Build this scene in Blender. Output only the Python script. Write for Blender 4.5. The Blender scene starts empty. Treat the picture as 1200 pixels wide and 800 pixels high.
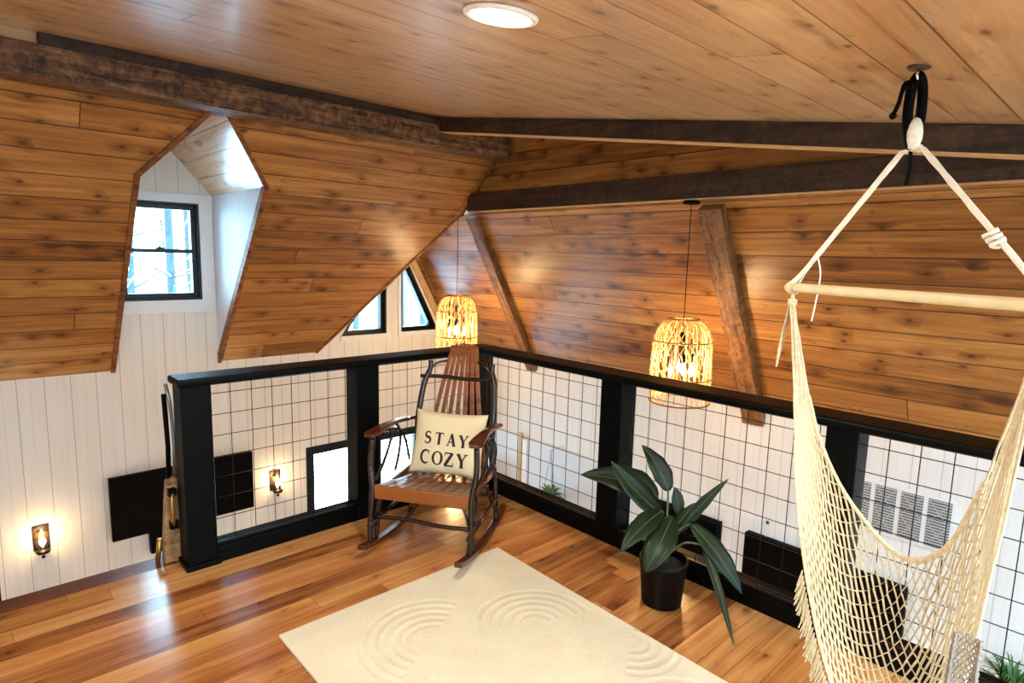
import bpy, math, random
from mathutils import Vector as V, Matrix, geometry
random.seed(7)
PI = math.pi
COL = bpy.context.scene.collection
H = 1.65

# ------------------------------------------------------------------ helpers
class MB:
    """collects shapes, builds ONE mesh object"""
    def __init__(s): s.v = []; s.f = []; s.mi = []; s.smooth = []
    def add(s, vs, fs, mi=0, smooth=False):
        o = len(s.v); s.v += [tuple(v) for v in vs]
        for f in fs: s.f.append([i + o for i in f]); s.mi.append(mi); s.smooth.append(smooth)
        return s
    def box(s, a, b, mi=0):
        x0, y0, z0 = [min(p, q) for p, q in zip(a, b)]; x1, y1, z1 = [max(p, q) for p, q in zip(a, b)]
        vs = [(x0,y0,z0),(x1,y0,z0),(x1,y1,z0),(x0,y1,z0),(x0,y0,z1),(x1,y0,z1),(x1,y1,z1),(x0,y1,z1)]
        return s.add(vs, [(0,3,2,1),(4,5,6,7),(0,1,5,4),(1,2,6,5),(2,3,7,6),(3,0,4,7)], mi)
    def hexa(s, bot, top, mi=0):
        return s.add(list(bot) + list(top), [(0,3,2,1),(4,5,6,7),(0,1,5,4),(1,2,6,5),(2,3,7,6),(3,0,4,7)], mi)
    def tube(s, pts, r, n=8, mi=0, caps=True, flat=1.0, updir=None):
        """tube along pts; r number or list; flat squashes the section along its second axis"""
        pts = [V(p) for p in pts]; m = len(pts)
        rs = r if isinstance(r, (list, tuple)) else [r] * m
        vs = []; prev = None
        for i, p in enumerate(pts):
            t = (pts[min(i + 1, m - 1)] - pts[max(i - 1, 0)])
            if t.length < 1e-9: t = V((0, 0, 1))
            t.normalize()
            if updir is not None: a = t.cross(V(updir))
            elif prev is None:
                a = t.cross(V((0, 0, 1)))
                if a.length < .1: a = t.cross(V((1, 0, 0)))
            else: a = prev - t * prev.dot(t)
            if a.length < 1e-6: a = t.orthogonal()
            a.normalize(); prev = a; b = t.cross(a)
            for k in range(n):
                th = 2 * PI * (k + .5) / n
                vs.append(p + a * math.cos(th) * rs[i] + b * math.sin(th) * rs[i] * flat)
        fs = []
        for i in range(m - 1):
            for k in range(n):
                k2 = (k + 1) % n
                fs.append((i*n+k, i*n+k2, (i+1)*n+k2, (i+1)*n+k))
        s.add(vs, fs, mi, True)
        if caps:
            o = len(s.v) - m * n
            s.f.append([o + k for k in range(n)][::-1]); s.mi.append(mi); s.smooth.append(False)
            s.f.append([o + (m-1)*n + k for k in range(n)]); s.mi.append(mi); s.smooth.append(False)
        return s
    def lathe(s, prof, c=(0,0,0), n=24, mi=0, cap=True, smooth=True):
        c = V(c); vs = []; m = len(prof)
        for r, z in prof:
            for k in range(n):
                th = 2 * PI * k / n; vs.append(c + V((r*math.cos(th), r*math.sin(th), z)))
        fs = [(i*n+k, i*n+(k+1)%n, (i+1)*n+(k+1)%n, (i+1)*n+k) for i in range(m-1) for k in range(n)]
        s.add(vs, fs, mi, smooth)
        if cap:
            o = len(s.v) - m*n
            s.f.append([o+k for k in range(n)][::-1]); s.mi.append(mi); s.smooth.append(False)
            s.f.append([o+(m-1)*n+k for k in range(n)]); s.mi.append(mi); s.smooth.append(False)
        return s
    def sphere(s, c, r, n=12, m=8, sc=(1,1,1), mi=0):
        prof = [(max(1e-4, r*math.sin(PI*i/m)), -r*math.cos(PI*i/m)*sc[2]) for i in range(m+1)]
        return s.lathe(prof, c, n, mi)
    def ring(s, c, r, rad, n=28, k=6, mi=0, ax='z'):
        c = V(c); pts = []
        for i in range(n + 1):
            t = 2*PI*i/n
            q = {'z': V((math.cos(t)*r, math.sin(t)*r, 0)), 'y': V((math.cos(t)*r, 0, math.sin(t)*r)), 'x': V((0, math.cos(t)*r, math.sin(t)*r))}[ax]
            pts.append(c + q)
        return s.tube(pts, rad, k, mi, caps=False)
    def build(s, name, mats, parent=None, loc=None, bevel=0, mtx=None):
        me = bpy.data.meshes.new(name); me.from_pydata(s.v, [], s.f); me.validate()
        mats = mats if isinstance(mats, (list, tuple)) else [mats]
        for m in mats: me.materials.append(m)
        for i, p in enumerate(me.polygons):
            if i < len(s.mi): p.material_index = s.mi[i]; p.use_smooth = s.smooth[i]
        o = bpy.data.objects.new(name, me); COL.objects.link(o)
        if parent: o.parent = parent
        if loc is not None: o.location = loc
        if mtx is not None: o.matrix_world = mtx
        if bevel:
            b = o.modifiers.new('Bevel', 'BEVEL'); b.width = bevel; b.segments = 2; b.limit_method = 'ANGLE'; b.angle_limit = .6
        return o

def tag(o, label=None, cat=None, group=None, kind=None):
    if label: o['label'] = label
    if cat: o['category'] = cat
    if group: o['group'] = group
    if kind: o['kind'] = kind
    return o
def empty(name, loc, rz=0):
    o = bpy.data.objects.new(name, None); COL.objects.link(o); o.location = loc; o.rotation_euler = (0, 0, rz)
    o.empty_display_size = .1
    return o
def struct(o): o['kind'] = 'structure'; return o
def kids(o): return [c for c in bpy.data.objects if c.parent == o]
def copy_tree(o, parent=None):
    c = o.copy(); COL.objects.link(c); c.parent = parent
    for ch in kids(o): copy_tree(ch, c)
    return c
def catmull(P, n=6):
    P = [V(p) for p in P]; out = []
    for i in range(len(P) - 1):
        p0 = P[max(i-1, 0)]; p1 = P[i]; p2 = P[i+1]; p3 = P[min(i+2, len(P)-1)]
        for k in range(n):
            t = k / n
            out.append(.5*((2*p1) + (p2-p0)*t + (2*p0-5*p1+4*p2-p3)*t*t + (3*p1-p0-3*p2+p3)*t**3))
    out.append(P[-1]); return out

def frame(origin, ux, uy):
    ux = V(ux).normalized(); uy = V(uy).normalized(); uz = ux.cross(uy)
    m = Matrix.Identity(4)
    for i in range(3): m[i][0] = ux[i]; m[i][1] = uy[i]; m[i][2] = uz[i]; m[i][3] = origin[i]
    return m
def slab(name, mtx, outer, holes, thick, mat, parent=None, mb=None):
    """flat plate with holes: front face at local z=0, body behind it"""
    loops = [[V((p[0], p[1], 0)) for p in outer]] + [[V((p[0], p[1], 0)) for p in h] for h in holes]
    tris = geometry.tessellate_polygon(loops)
    flat = [p for l in loops for p in l]; n = len(flat)
    vs = [tuple(p) for p in flat] + [(p.x, p.y, -thick) for p in flat]; fs = []
    for t in tris:
        a, b, c = [flat[i] for i in t]
        if (b - a).cross(c - a).z < 0: t = (t[0], t[2], t[1])
        fs.append(tuple(t)); fs.append((t[2] + n, t[1] + n, t[0] + n))
    o = 0
    for l in loops:
        m = len(l)
        for i in range(m): fs.append((o+i, o+n+i, o+n+(i+1)%m, o+(i+1)%m))
        o += m
    M = mb or MB(); M.add(vs, fs)
    if mb: return mb
    return M.build(name, mat, parent, mtx=mtx)

# ------------------------------------------------------------------ materials
class NT:
    def __init__(s, name):
        s.m = bpy.data.materials.new(name); s.m.use_nodes = True; s.t = s.m.node_tree; s.n = s.t.nodes; s.l = s.t.links
        s.b = s.n['Principled BSDF']; s.out = s.n['Material Output']
    def new(s, typ, **k):
        n = s.n.new(typ)
        for a, v in k.items(): setattr(n, a, v)
        return n
    def put(s, sock, v):
        if isinstance(v, bpy.types.NodeSocket): s.l.new(v, sock)
        elif v is not None: sock.default_value = v
    def math(s, op, a, b=None, c=None):
        n = s.new('ShaderNodeMath', operation=op)
        for i, v in enumerate((a, b, c)):
            if v is not None: s.put(n.inputs[i], v)
        return n.outputs[0]
    def comb(s, x, y, z=0.0):
        n = s.new('ShaderNodeCombineXYZ'); s.put(n.inputs[0], x); s.put(n.inputs[1], y); s.put(n.inputs[2], z); return n.outputs[0]
    def noise(s, vec, scale, detail=2, rough=.5, dist=0):
        n = s.new('ShaderNodeTexNoise'); s.put(n.inputs['Vector'], vec); n.inputs['Scale'].default_value = scale
        n.inputs['Detail'].default_value = detail; n.inputs['Roughness'].default_value = rough; n.inputs['Distortion'].default_value = dist
        return n.outputs['Fac']
    def ramp(s, fac, stops):
        n = s.new('ShaderNodeValToRGB'); s.put(n.inputs[0], fac); e = n.color_ramp.elements
        while len(e) > 1: e.remove(e[-1])
        e[0].position = stops[0][0]; e[0].color = (*stops[0][1], 1)
        for p, c in stops[1:]: q = e.new(p); q.color = (*c, 1)
        return n.outputs[0]
    def mix(s, fac, a, b, mode='MIX'):
        n = s.new('ShaderNodeMix', data_type='RGBA', blend_type=mode)
        s.put(n.inputs[0], fac)
        s.put(n.inputs[6], (*a, 1) if isinstance(a, tuple) and len(a) == 3 else a); s.put(n.inputs[7], (*b, 1) if isinstance(b, tuple) and len(b) == 3 else b)
        return n.outputs[2]
    def obj(s):
        c = s.new('ShaderNodeTexCoord'); x = s.new('ShaderNodeSeparateXYZ'); s.l.new(c.outputs['Object'], x.inputs[0])
        return c.outputs['Object'], x.outputs[0], x.outputs[1], x.outputs[2]
    def bump(s, h, strength=.3, dist=.01):
        n = s.new('ShaderNodeBump'); s.put(n.inputs['Height'], h); n.inputs['Strength'].default_value = strength; n.inputs['Distance'].default_value = dist
        s.l.new(n.outputs[0], s.b.inputs['Normal'])
    def set(s, **k):
        for a, v in k.items(): s.put(s.b.inputs[a], v)
def rgb(h):  # sRGB hex -> linear
    f = lambda c: c/12.92 if c <= .04045 else ((c+.055)/1.055)**2.4
    return tuple(f(int(h[i:i+2], 16)/255) for i in (0, 2, 4))
def plain(name, col, rough=.5, metal=0, spec=.5, noise=0, scale=40, bump=0):
    t = NT(name); c = rgb(col) if isinstance(col, str) else col
    t.set(**{'Roughness': rough, 'Metallic': metal, 'Specular IOR Level': spec})
    if noise or bump:
        v, x, y, z = t.obj(); f = t.noise(v, scale, 3)
        t.put(t.b.inputs['Base Color'], t.ramp(f, [(.25, tuple(q*(1-noise) for q in c)), (.75, tuple(min(1, q*(1+noise)) for q in c))]))
        if bump: t.bump(f, bump, .01)
    else: t.b.inputs['Base Color'].default_value = (*c, 1)
    return t.m
def boards(name, cols, w, knots=1.0, rough=.4, seg=2.6, var=.35, groove=.035, streak=.5, spec=.5, knotcol=(.05,.018,.006), coat=0, gdark=.25, hue=None, blotch=.55):
    """plank material: boards run along local X, width w along local Y"""
    t = NT(name); v, x, y, z = t.obj()
    yw = t.math('DIVIDE', y, w); row = t.math('FLOOR', yw); fr = t.math('FRACT', yw)
    wn = t.new('ShaderNodeTexWhiteNoise', noise_dimensions='1D'); t.put(wn.inputs['W'], row)
    off = t.math('MULTIPLY', wn.outputs['Value'], 7.3)
    xs = t.math('DIVIDE', t.math('ADD', x, off), seg); col = t.math('FLOOR', xs); fx = t.math('FRACT', xs)
    wn2 = t.new('ShaderNodeTexWhiteNoise', noise_dimensions='2D'); t.put(wn2.inputs['Vector'], t.comb(row, col))
    rnd = wn2.outputs['Value']; r50 = t.math('MULTIPLY', rnd, 53.0)
    xx = t.math('ADD', x, r50)
    # knots
    kv = t.comb(t.math('MULTIPLY', xx, 4.6), t.math('MULTIPLY', t.math('ADD', y, r50), 7.6))
    vo = t.new('ShaderNodeTexVoronoi', voronoi_dimensions='2D'); t.put(vo.inputs['Vector'], kv); vo.inputs['Scale'].default_value = 1.0; vo.inputs['Randomness'].default_value = 1
    d = vo.outputs['Distance']; vs_ = t.new('ShaderNodeSeparateColor'); t.l.new(vo.outputs['Color'], vs_.inputs[0])
    gate = t.math('GREATER_THAN', vs_.outputs[0], .62)
    d2 = t.math('ADD', d, t.math('MULTIPLY', t.math('SUBTRACT', t.noise(v, 30, 2), .5), .12))
    k = t.new('ShaderNodeMapRange'); t.put(k.inputs[0], d2); k.inputs[1].default_value = .03; k.inputs[2].default_value = .12; k.inputs[3].default_value = 1; k.inputs[4].default_value = 0
    kn = t.math('MULTIPLY', t.math('MULTIPLY', k.outputs[0], gate), knots)
    halo = t.new('ShaderNodeMapRange'); t.put(halo.inputs[0], d); halo.inputs[1].default_value = .08; halo.inputs[2].default_value = .5; halo.inputs[3].default_value = 1; halo.inputs[4].default_value = 0
    hl = t.math('MULTIPLY', t.math('MULTIPLY', halo.outputs[0], gate), knots)
    # grain, bent round the knots
    gy = t.math('ADD', t.math('MULTIPLY', y, 1.0), t.math('MULTIPLY', hl, .02))
    g1 = t.noise(t.comb(t.math('MULTIPLY', xx, 1.6), t.math('MULTIPLY', gy, 42.0), r50), 1, 4, .6, .4)
    g2 = t.noise(t.comb(t.math('MULTIPLY', xx, 1.1), t.math('MULTIPLY', gy, 11.0), r50), 1, 3, .55, .8)
    g = t.math('ADD', t.math('MULTIPLY', g1, streak), t.math('MULTIPLY', g2, 1-streak))
    tone = t.math('ADD', g, t.math('MULTIPLY', t.math('SUBTRACT', rnd, .5), var))
    tone = t.math('SUBTRACT', tone, t.math('MULTIPLY', hl, .16))
    n = len(cols); c = t.ramp(tone, [(.22 + .56*i/(n-1), q) for i, q in enumerate(cols)])
    if hue:
        wn3 = t.new('ShaderNodeTexWhiteNoise', noise_dimensions='2D'); t.put(wn3.inputs['Vector'], t.comb(t.math('ADD', row, 91.7), col))
        rr = t.ramp(wn3.outputs['Value'], hue); c = t.mix(1.0, c, rr, 'MULTIPLY')
    bn = t.noise(t.comb(t.math('MULTIPLY', xx, 7.0), t.math('MULTIPLY', gy, 19.0), r50), 1, 5, .65, 1.4)
    bm = t.new('ShaderNodeMapRange'); t.put(bm.inputs[0], bn); bm.inputs[1].default_value = .60; bm.inputs[2].default_value = .74; bm.inputs[3].default_value = 0; bm.inputs[4].default_value = blotch
    c = t.mix(bm.outputs[0], c, tuple(q*.55 for q in cols[0]))
    c = t.mix(t.math('MULTIPLY', kn, .9), c, knotcol)
    e1 = t.math('MINIMUM', fr, t.math('SUBTRACT', 1.0, fr)); 
    gm = t.math('LESS_THAN', t.math('MULTIPLY', e1, w), groove*w)
    ex = t.math('MULTIPLY', t.math('MINIMUM', fx, t.math('SUBTRACT', 1.0, fx)), seg)
    gm = t.math('MAXIMUM', gm, t.math('LESS_THAN', ex, groove*w*.8))
    c = t.mix(t.math('MULTIPLY', gm, 1-gdark), c, tuple(q*.12 for q in cols[0]))
    t.put(t.b.inputs['Base Color'], c)
    t.put(t.b.inputs['Roughness'], t.math('ADD', t.math('MULTIPLY', g1, .15), rough-.07))
    t.set(**{'Specular IOR Level': spec, 'Coat Weight': coat, 'Coat Roughness': .15})
    hgt = t.math('SUBTRACT', t.math('MULTIPLY', g1, .15), gm)
    t.bump(hgt, .5, .004)
    return t.m

pine = [rgb('452712'), rgb('855325'), rgb('ab753a'), rgb('c79659')]
M_pine = boards('honey_pine_boards', pine, .175, knots=.95, rough=.36, seg=6.5, var=.2, gdark=.1, groove=.022, knotcol=rgb('3a1c0a'))
pinec = [rgb('80593a'), rgb('bc9264'), rgb('d5ae80'), rgb('e3c59a')]
M_pinec = boards('pale_pine_ceiling_boards', pinec, .2, knots=1.0, rough=.3, coat=.3, seg=5, var=.14, groove=.016, knotcol=rgb('5a341c'), spec=.6)
fl = [rgb('6a3d20'), rgb('9f6738'), rgb('bf8a50'), rgb('d0a26a')]
M_dorm = boards('glossy_dormer_boards', pinec, .175, knots=1.0, rough=.22, coat=.7, seg=5, var=.14, groove=.02)
M_floor = boards('tigerwood_floor', fl, .115, knots=.5, rough=.2, seg=1.9, var=.32, blotch=.35, groove=.012, streak=.35, knotcol=rgb('2a1208'), coat=.4, gdark=.35,
                 hue=[(0, (.9, .72, .62)), (.25, (1.0, .9, .8)), (.6, (1, 1, 1)), (.85, (1.0, .96, .86)), (1, (.72, .55, .48))])
M_nose = boards('dark_nosing_boards', [rgb('3a2018'), rgb('5c3426'), rgb('774a36'), rgb('8a5a44')], .17, knots=.3, rough=.3, seg=1.2, groove=.01)
M_beam = None
def dark_beam(name, cols=('150b06', '4a2e1a', '74502f', '93704a')):
    t = NT(name); v, x, y, z = t.obj()
    g1 = t.noise(t.comb(t.math('MULTIPLY', x, 2.2), t.math('MULTIPLY', y, 26.), t.math('MULTIPLY', z, 26.)), 1, 4, .6, .6)
    g2 = t.noise(t.comb(t.math('MULTIPLY', x, 11.), t.math('MULTIPLY', y, 9.), t.math('MULTIPLY', z, 9.)), 1, 5, .65, 1.6)
    f = t.math('ADD', t.math('MULTIPLY', g1, .5), t.math('MULTIPLY', g2, .5))
    t.put(t.b.inputs['Base Color'], t.ramp(f, [(.38, rgb(cols[0])), (.46, rgb(cols[1])), (.54, rgb(cols[2])), (.64, rgb(cols[3]))]))
    t.set(Roughness=.55); t.bump(g2, .6, .012); return t.m
M_beam = dark_beam('hewn_dark_beam')
M_beamd = dark_beam('hewn_black_brown_beam', ('0e0805', '26170d', '3c2516', '4e3422'))
M_rafter = dark_beam('hewn_brown_rafter', ('3c2212', '65401f', '80552f', '94683c'))
def shiplap(name, col, w, groove, rough=.55, half=True, dk=.5):
    t = NT(name); v, x, y, z = t.obj(); c = rgb(col)
    def gr(ww, g):
        fr = t.math('FRACT', t.math('DIVIDE', x, ww)); e = t.math('MINIMUM', fr, t.math('SUBTRACT', 1.0, fr))
        return t.math('LESS_THAN', t.math('MULTIPLY', e, ww), g)
    g = gr(w, groove)
    n = t.noise(t.comb(t.math('MULTIPLY', x, 30.), t.math('MULTIPLY', y, 1.2)), 1, 3)
    base = t.ramp(n, [(.3, tuple(q*.93 for q in c)), (.7, c)])
    cc = t.mix(t.math('MULTIPLY', g, dk), base, rgb('6f6a60'))
    if half:
        g2 = gr(w/2, groove*.6); cc = t.mix(t.math('MULTIPLY', g2, .16), cc, rgb('7a756a')); g = t.math('MAXIMUM', g, t.math('MULTIPLY', g2, .7))
    t.put(t.b.inputs['Base Color'], cc); t.set(Roughness=rough); t.bump(t.math('SUBTRACT', 1.0, g), .5, .004); return t.m
M_ship = shiplap('white_tongue_and_groove', 'e9e5db', .175, .0028)
M_ship2 = shiplap('white_panel_boards', 'e9e9e6', .175, .0022, dk=.35)
M_bead = shiplap('white_beadboard', 'e8ebee', .05, .0035, half=False)
M_white = plain('white_painted_wood', 'e6e8e8', .45, noise=.03, scale=12)
M_smooth = plain('smooth_white_panel', 'd9dcdf', .5, noise=.03, scale=6)
M_black = plain('black_painted_wood', '020303', .45, spec=.09, noise=.2, scale=30)
M_blackm = plain('black_wire', '0a0a0b', .45, metal=.3)
M_blackf = plain('black_window_frame', '04080b', .3, spec=.4)
M_gloss = plain('glossy_black_glass', '010102', .3, spec=.08)
M_mattebk = plain('matte_black', '020203', .6, spec=.08)
M_trimwood = dark_beam('stained_pine_trim', ('3a1d0b', '6b3d18', '8a5323', '9c6530'))
M_trimlight = plain('pale_trim_wood', 'c9a26c', .5, noise=.15, scale=14)
def glassm():
    t = NT('clear_pane'); n = t.n; tr = t.new('ShaderNodeBsdfTransparent'); gl = t.new('ShaderNodeBsdfGlossy'); gl.inputs['Roughness'].default_value = .02
    mx = t.new('ShaderNodeMixShader'); fr = t.new('ShaderNodeFresnel'); fr.inputs[0].default_value = 1.35
    t.l.new(fr.outputs[0], mx.inputs[0]); t.l.new(tr.outputs[0], mx.inputs[1]); t.l.new(gl.outputs[0], mx.inputs[2]); t.l.new(mx.outputs[0], t.out.inputs[0]); return t.m
M_glass = glassm()
def emis(name, col, st):
    t = NT(name); t.set(**{'Base Color': (*col, 1), 'Emission Color': (*col, 1), 'Emission Strength': st}); return t.m
M_bulb = emis('glowing_filament_bulb', (1, .74, .36), 60)
M_led = emis('glowing_led_disc', (1, .84, .55), 22)

# ------------------------------------------------------------------ room shell
YW, XW = 6.05, 4.75
S1 = 1.212; L1 = math.hypot(1, S1)
mSL = frame((0, YW, .6), (1, 0, 0), (0, -1/L1, S1/L1))
def sl(x, z): return (x, (z-.6)*L1/S1)
# left wooden slope: left of dormer, right of dormer, one plate with the dormer cut out
outer = [sl(-2.6,.6), sl(1.01,.6), sl(1.01,2.13), sl(1.43,2.6), sl(1.85,2.13), sl(1.85,.6), sl(2.84,.6), sl(3.82,2.07), sl(3.87,2.2), sl(3.87,2.9), sl(-2.6,2.9)]
struct(slab('wall_left_slope', mSL, outer, [], .05, M_pine))
# trims along the cut edges
def strip(name, mtx, pts, w, h, mat, parent=None):
    mb = MB()
    for a, b in zip(pts, pts[1:]):
        a = V((*a, 0)); b = V((*b, 0)); d = (b-a).normalized(); n = V((-d.y, d.x, 0))*w/2
        a2 = a - d*w*.3; b2 = b + d*w*.3
        lo = [a2-n, a2+n, b2+n, b2-n]
        mb.hexa([p+V((0,0,-.05)) for p in lo], [p+V((0,0,h)) for p in lo])
    return mb.build(name, mat, parent, mtx=mtx)
struct(strip('trim_1', mSL, [sl(1.0,.585), sl(1.0,2.13), sl(1.43,2.615)], .035, .012, M_trimwood))
struct(strip('trim_2', mSL, [sl(1.43,2.615), sl(1.862,2.13), sl(1.862,.585)], .035, .012, M_trimwood))
struct(strip('trim_3', mSL, [sl(2.83,.6), sl(3.81,2.07), sl(3.86,2.2), sl(3.86,2.55)], .028, .01, M_trimwood))
# right slope, its vertical upper band
dx, dz = XW-3.87, 2.05-.48; L2 = math.hypot(dx, dz)
mSR = frame((XW, 0, .48), (0, -1, 0), (-dx, 0, dz))
struct(slab('wall_right_slope', mSR, [(-YW, 0), (2.6, 0), (2.6, L2), (-YW, L2)], [], .05, M_pine))
mUR = frame((3.87, 0, 2.05), (0, -1, 0), (0, 0, 1))
struct(slab('wall_right_upper', mUR, [(-YW, 0), (2.6, 0), (2.6, .95), (-YW, .95)], [], .05, M_pine))
# hidden far slope of the side gable (meets the left slope in the valley)
mGL = frame((2.84, YW, .6), (0, 1, 0), (.98, 0, 1.47))
lg = math.hypot(.98, 1.47)
struct(slab('wall_gable_slope', mGL, [(0, 0), (0, lg), (-1.21, lg)], [], .05, M_pine))
# main ceiling
kc = .15; lc = math.hypot(1, kc)
def ceilz(y): return 2.761 + kc*(y-4.2)
mC = frame((0, 4.2, 2.761), (1, 0, 0), (0, -1/lc, -kc/lc))
struct(slab('ceiling', mC, [(-2.6,-.28), (3.95,-.28), (3.95,5.4), (-2.6,5.4)], [], .06, M_pinec))
# white walls
mWL = frame((0, YW, 0), (1, 0, 0), (0, 0, 1))
W1 = (1.09, 1.73, 1.19, 2.05)
W4 = (2.69, 3.46, -1.36, -.42); W5 = (3.52, 4.2, -1.36, -.42)
rect = lambda a: [(a[0],a[2]), (a[1],a[2]), (a[1],a[3]), (a[0],a[3])]
W2 = [(3.12,.75), (3.67,.75), (3.67,1.58)]
W3 = [(3.865,.75), (4.39,.75), (3.865,1.75)]
outer = [(-2.6,-2.4), (XW,-2.4), (XW,.48), (3.87,2.05), (3.87,2.1), (3.8,2.1), (2.84,.6), (1.85,.6), (1.85,2.13), (1.43,2.6), (1.01,2.13), (1.01,.6), (-2.6,.6)]
struct(slab('wall_left', mWL, outer, [rect(W1), W2, W3, rect(W4), rect(W5)], .14, M_ship))
mWR = frame((XW, 0, 0), (0, -1, 0), (0, 0, 1))
struct(slab('wall_right', mWR, [(-YW,-2.4), (2.6,-2.4), (2.6,.5), (-YW,.5)], [], .12, M_ship2))
struct(MB().box((-2.6,-2.6,-2.5), (XW,YW,-2.4)).build('floor_lower', boards('lower_floor_boards', fl, .13, knots=.3, rough=.35, seg=1.5, var=.5, groove=.012)))
struct(MB().box((-2.72,-2.6,-2.4),(-2.6,YW,2.9)).build('wall_back_left', M_smooth))
struct(MB().box((-2.6,-2.72,-2.4),(XW,-2.6,2.9)).build('wall_back', M_smooth))
# dormer cheeks and little roof
for nm, X, ux in (('wall_dormer_right', 1.85, 1), ('wall_dormer_left', 1.01, -1)):
    m = frame((X, 0, 0), (0, -1 if ux > 0 else 1, 0), (0, 0, 1))
    s_ = -1 if ux > 0 else 1
    struct(slab(nm, m, [(s_*YW,.6), (s_*YW,2.13), (s_*4.79,2.13)], [], .05, M_bead))
rl = math.hypot(.42, .47)
for nm, X, sg in (('ceiling_dormer_right', 1.85, -1), ('ceiling_dormer_left', 1.01, 1)):
    m = frame((X, 0, 2.13), (0, sg, 0), (sg*.42, 0, .47))
    struct(slab(nm, m, [(sg*4.785,0), (sg*YW,0), (sg*YW,rl), (sg*4.4,rl)], [], .04, M_dorm))
# loft floor slab + stair nosing
mb = MB().box((-2.6,-2.6,-.25), (2.9,3.40,0)); mb.build('floor', M_floor)['kind'] = 'structure'
struct(MB().box((-.8,3.40,-.06), (.80,3.545,-.004)).build('trim_4', M_nose, bevel=.004))

# window frames (children: frame, sash bars, pane)
def poly_frame(mb, mtx_pts, w, d0, d1, mi=0):
    """ring of given width inside polygon pts (x,z) on the wall plane; y from d0 to d1"""
    n = len(mtx_pts); P = [V((p[0], p[1])) for p in mtx_pts]; inn = []
    for i in range(n):
        a, b, c = P[i-1], P[i], P[(i+1) % n]; e1 = (b-a).normalized(); e2 = (c-b).normalized()
        n1 = V((-e1.y, e1.x)); n2 = V((-e2.y, e2.x)); k = w/(1 + n1.dot(n2)); inn.append(b + (n1+n2)*k)
    for i in range(n):
        j = (i+1) % n
        q = [P[i], P[j], inn[j], inn[i]]
        mb.hexa([(p.x, d0, p.y) for p in q], [(p.x, d1, p.y) for p in q], mi)
    return inn
def pane(inn, y, parent):
    m = MB(); n = len(inn)
    m.add([(p[0], y, p[1]) for p in inn] + [(p[0], y+.006, p[1]) for p in inn], [tuple(range(n)), tuple(range(2*n-1, n-1, -1))] + [(i, i+n, (i+1)%n+n, (i+1)%n) for i in range(n)])
    return m.build('pane', M_glass, parent)
def window(idx, pts, fw=.045, casing=None, rail=None):
    w = empty('window_%d' % idx, (0, 0, 0)); struct(w)
    m = MB(); inn = poly_frame(m, pts, fw*.5, YW-.012, YW+.13); inn2 = poly_frame(m, [tuple(p) for p in inn], fw, YW+.03, YW+.11)
    fo = m.build('window_frame', M_blackf, w, bevel=.003); pane(inn2, YW+.07, w)
    if rail:
        x0 = min(p[0] for p in inn2); x1 = max(p[0] for p in inn2)
        MB().box((x0-.01, YW+.03, rail-.017), (x1+.01, YW+.1, rail+.017)).build('meeting_rail', M_blackf, w)
        MB().box(((x0+x1)/2-.03, YW+.01, rail+.012), ((x0+x1)/2+.03, YW+.045, rail+.03)).sphere(((x0+x1)/2, YW+.02, rail+.03), .014).build('sash_lock', M_blackf, w)
    if casing:
        m = MB()
        for b in casing: m.box((b[0], YW-.022, b[2]), (b[1], YW, b[3]))
        m.build('casing', M_white, w, bevel=.002)
    return w
window(1, rect(W1), .04, [(1.015, 1.09, 1.19, 2.05), (1.73, 1.845, 1.19, 2.05), (1.015, 1.845, 2.05, 2.13), (1.015, 1.845, 1.075, 1.19)], rail=1.625)
window(2, W2, .034, [(3.1, 3.71, .70, .75), (3.67, 3.71, .75, 1.63)])
window(3, W3, .034, [(3.825, 4.42, .70, .75), (3.825, 3.865, .75, 1.80)])
window(4, rect(W4), .07); window(5, rect(W5), .07)
# pale sloping casing board of the side gable, along the right slope
d = V((-dx, dz)).normalized(); nrm = V((-d.y, d.x))
a = V((4.62, .70)); b = a + d*1.55; q = [a, a+nrm*.13, b+nrm*.13, b]
struct(MB().hexa([(p.x, YW-.02, p.y) for p in q], [(p.x, YW, p.y) for p in q]).build('trim_5', M_trimlight))
q = [V((4.755,.44)), V((4.705,.44)), V((3.83,2.0)), V((3.88,2.0))]
struct(MB().hexa([(p.x, YW-.03, p.y) for p in q], [(p.x, YW, p.y) for p in q]).build('trim_6', M_trimwood))

# ------------------------------------------------------------------ beams
def beam(name, pts8, mat, label, group=None):
    o = MB().hexa(pts8[:4], pts8[4:]).build(name, mat, bevel=.006)
    return tag(o, label, 'beam', group)
def bx8(a, b):
    x0, y0, z0 = a; x1, y1, z1 = b
    return [(x0,y0,z0),(x1,y0,z0),(x1,y1,z0),(x0,y1,z0),(x0,y0,z1),(x1,y0,z1),(x1,y1,z1),(x0,y1,z1)]
beam('ceiling_beam', bx8((-2.6,4.2,2.535), (3.85,4.47,2.70)), M_beam, 'rough-hewn dark brown beam running along the top of the left wooden slope above the dormer')
beam('ceiling_beam', bx8((.46,4.215,2.702), (3.04,4.30,2.765)), M_beamd, 'narrow near-black strip in place of the shadow gap between the left hewn beam and the ceiling boards')  # near-black colour paints in the shadow gap above the beam
struct(MB().box((-2.6,4.26,2.702),(.458,4.30,2.775)).build('trim_11', M_pinec))
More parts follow.
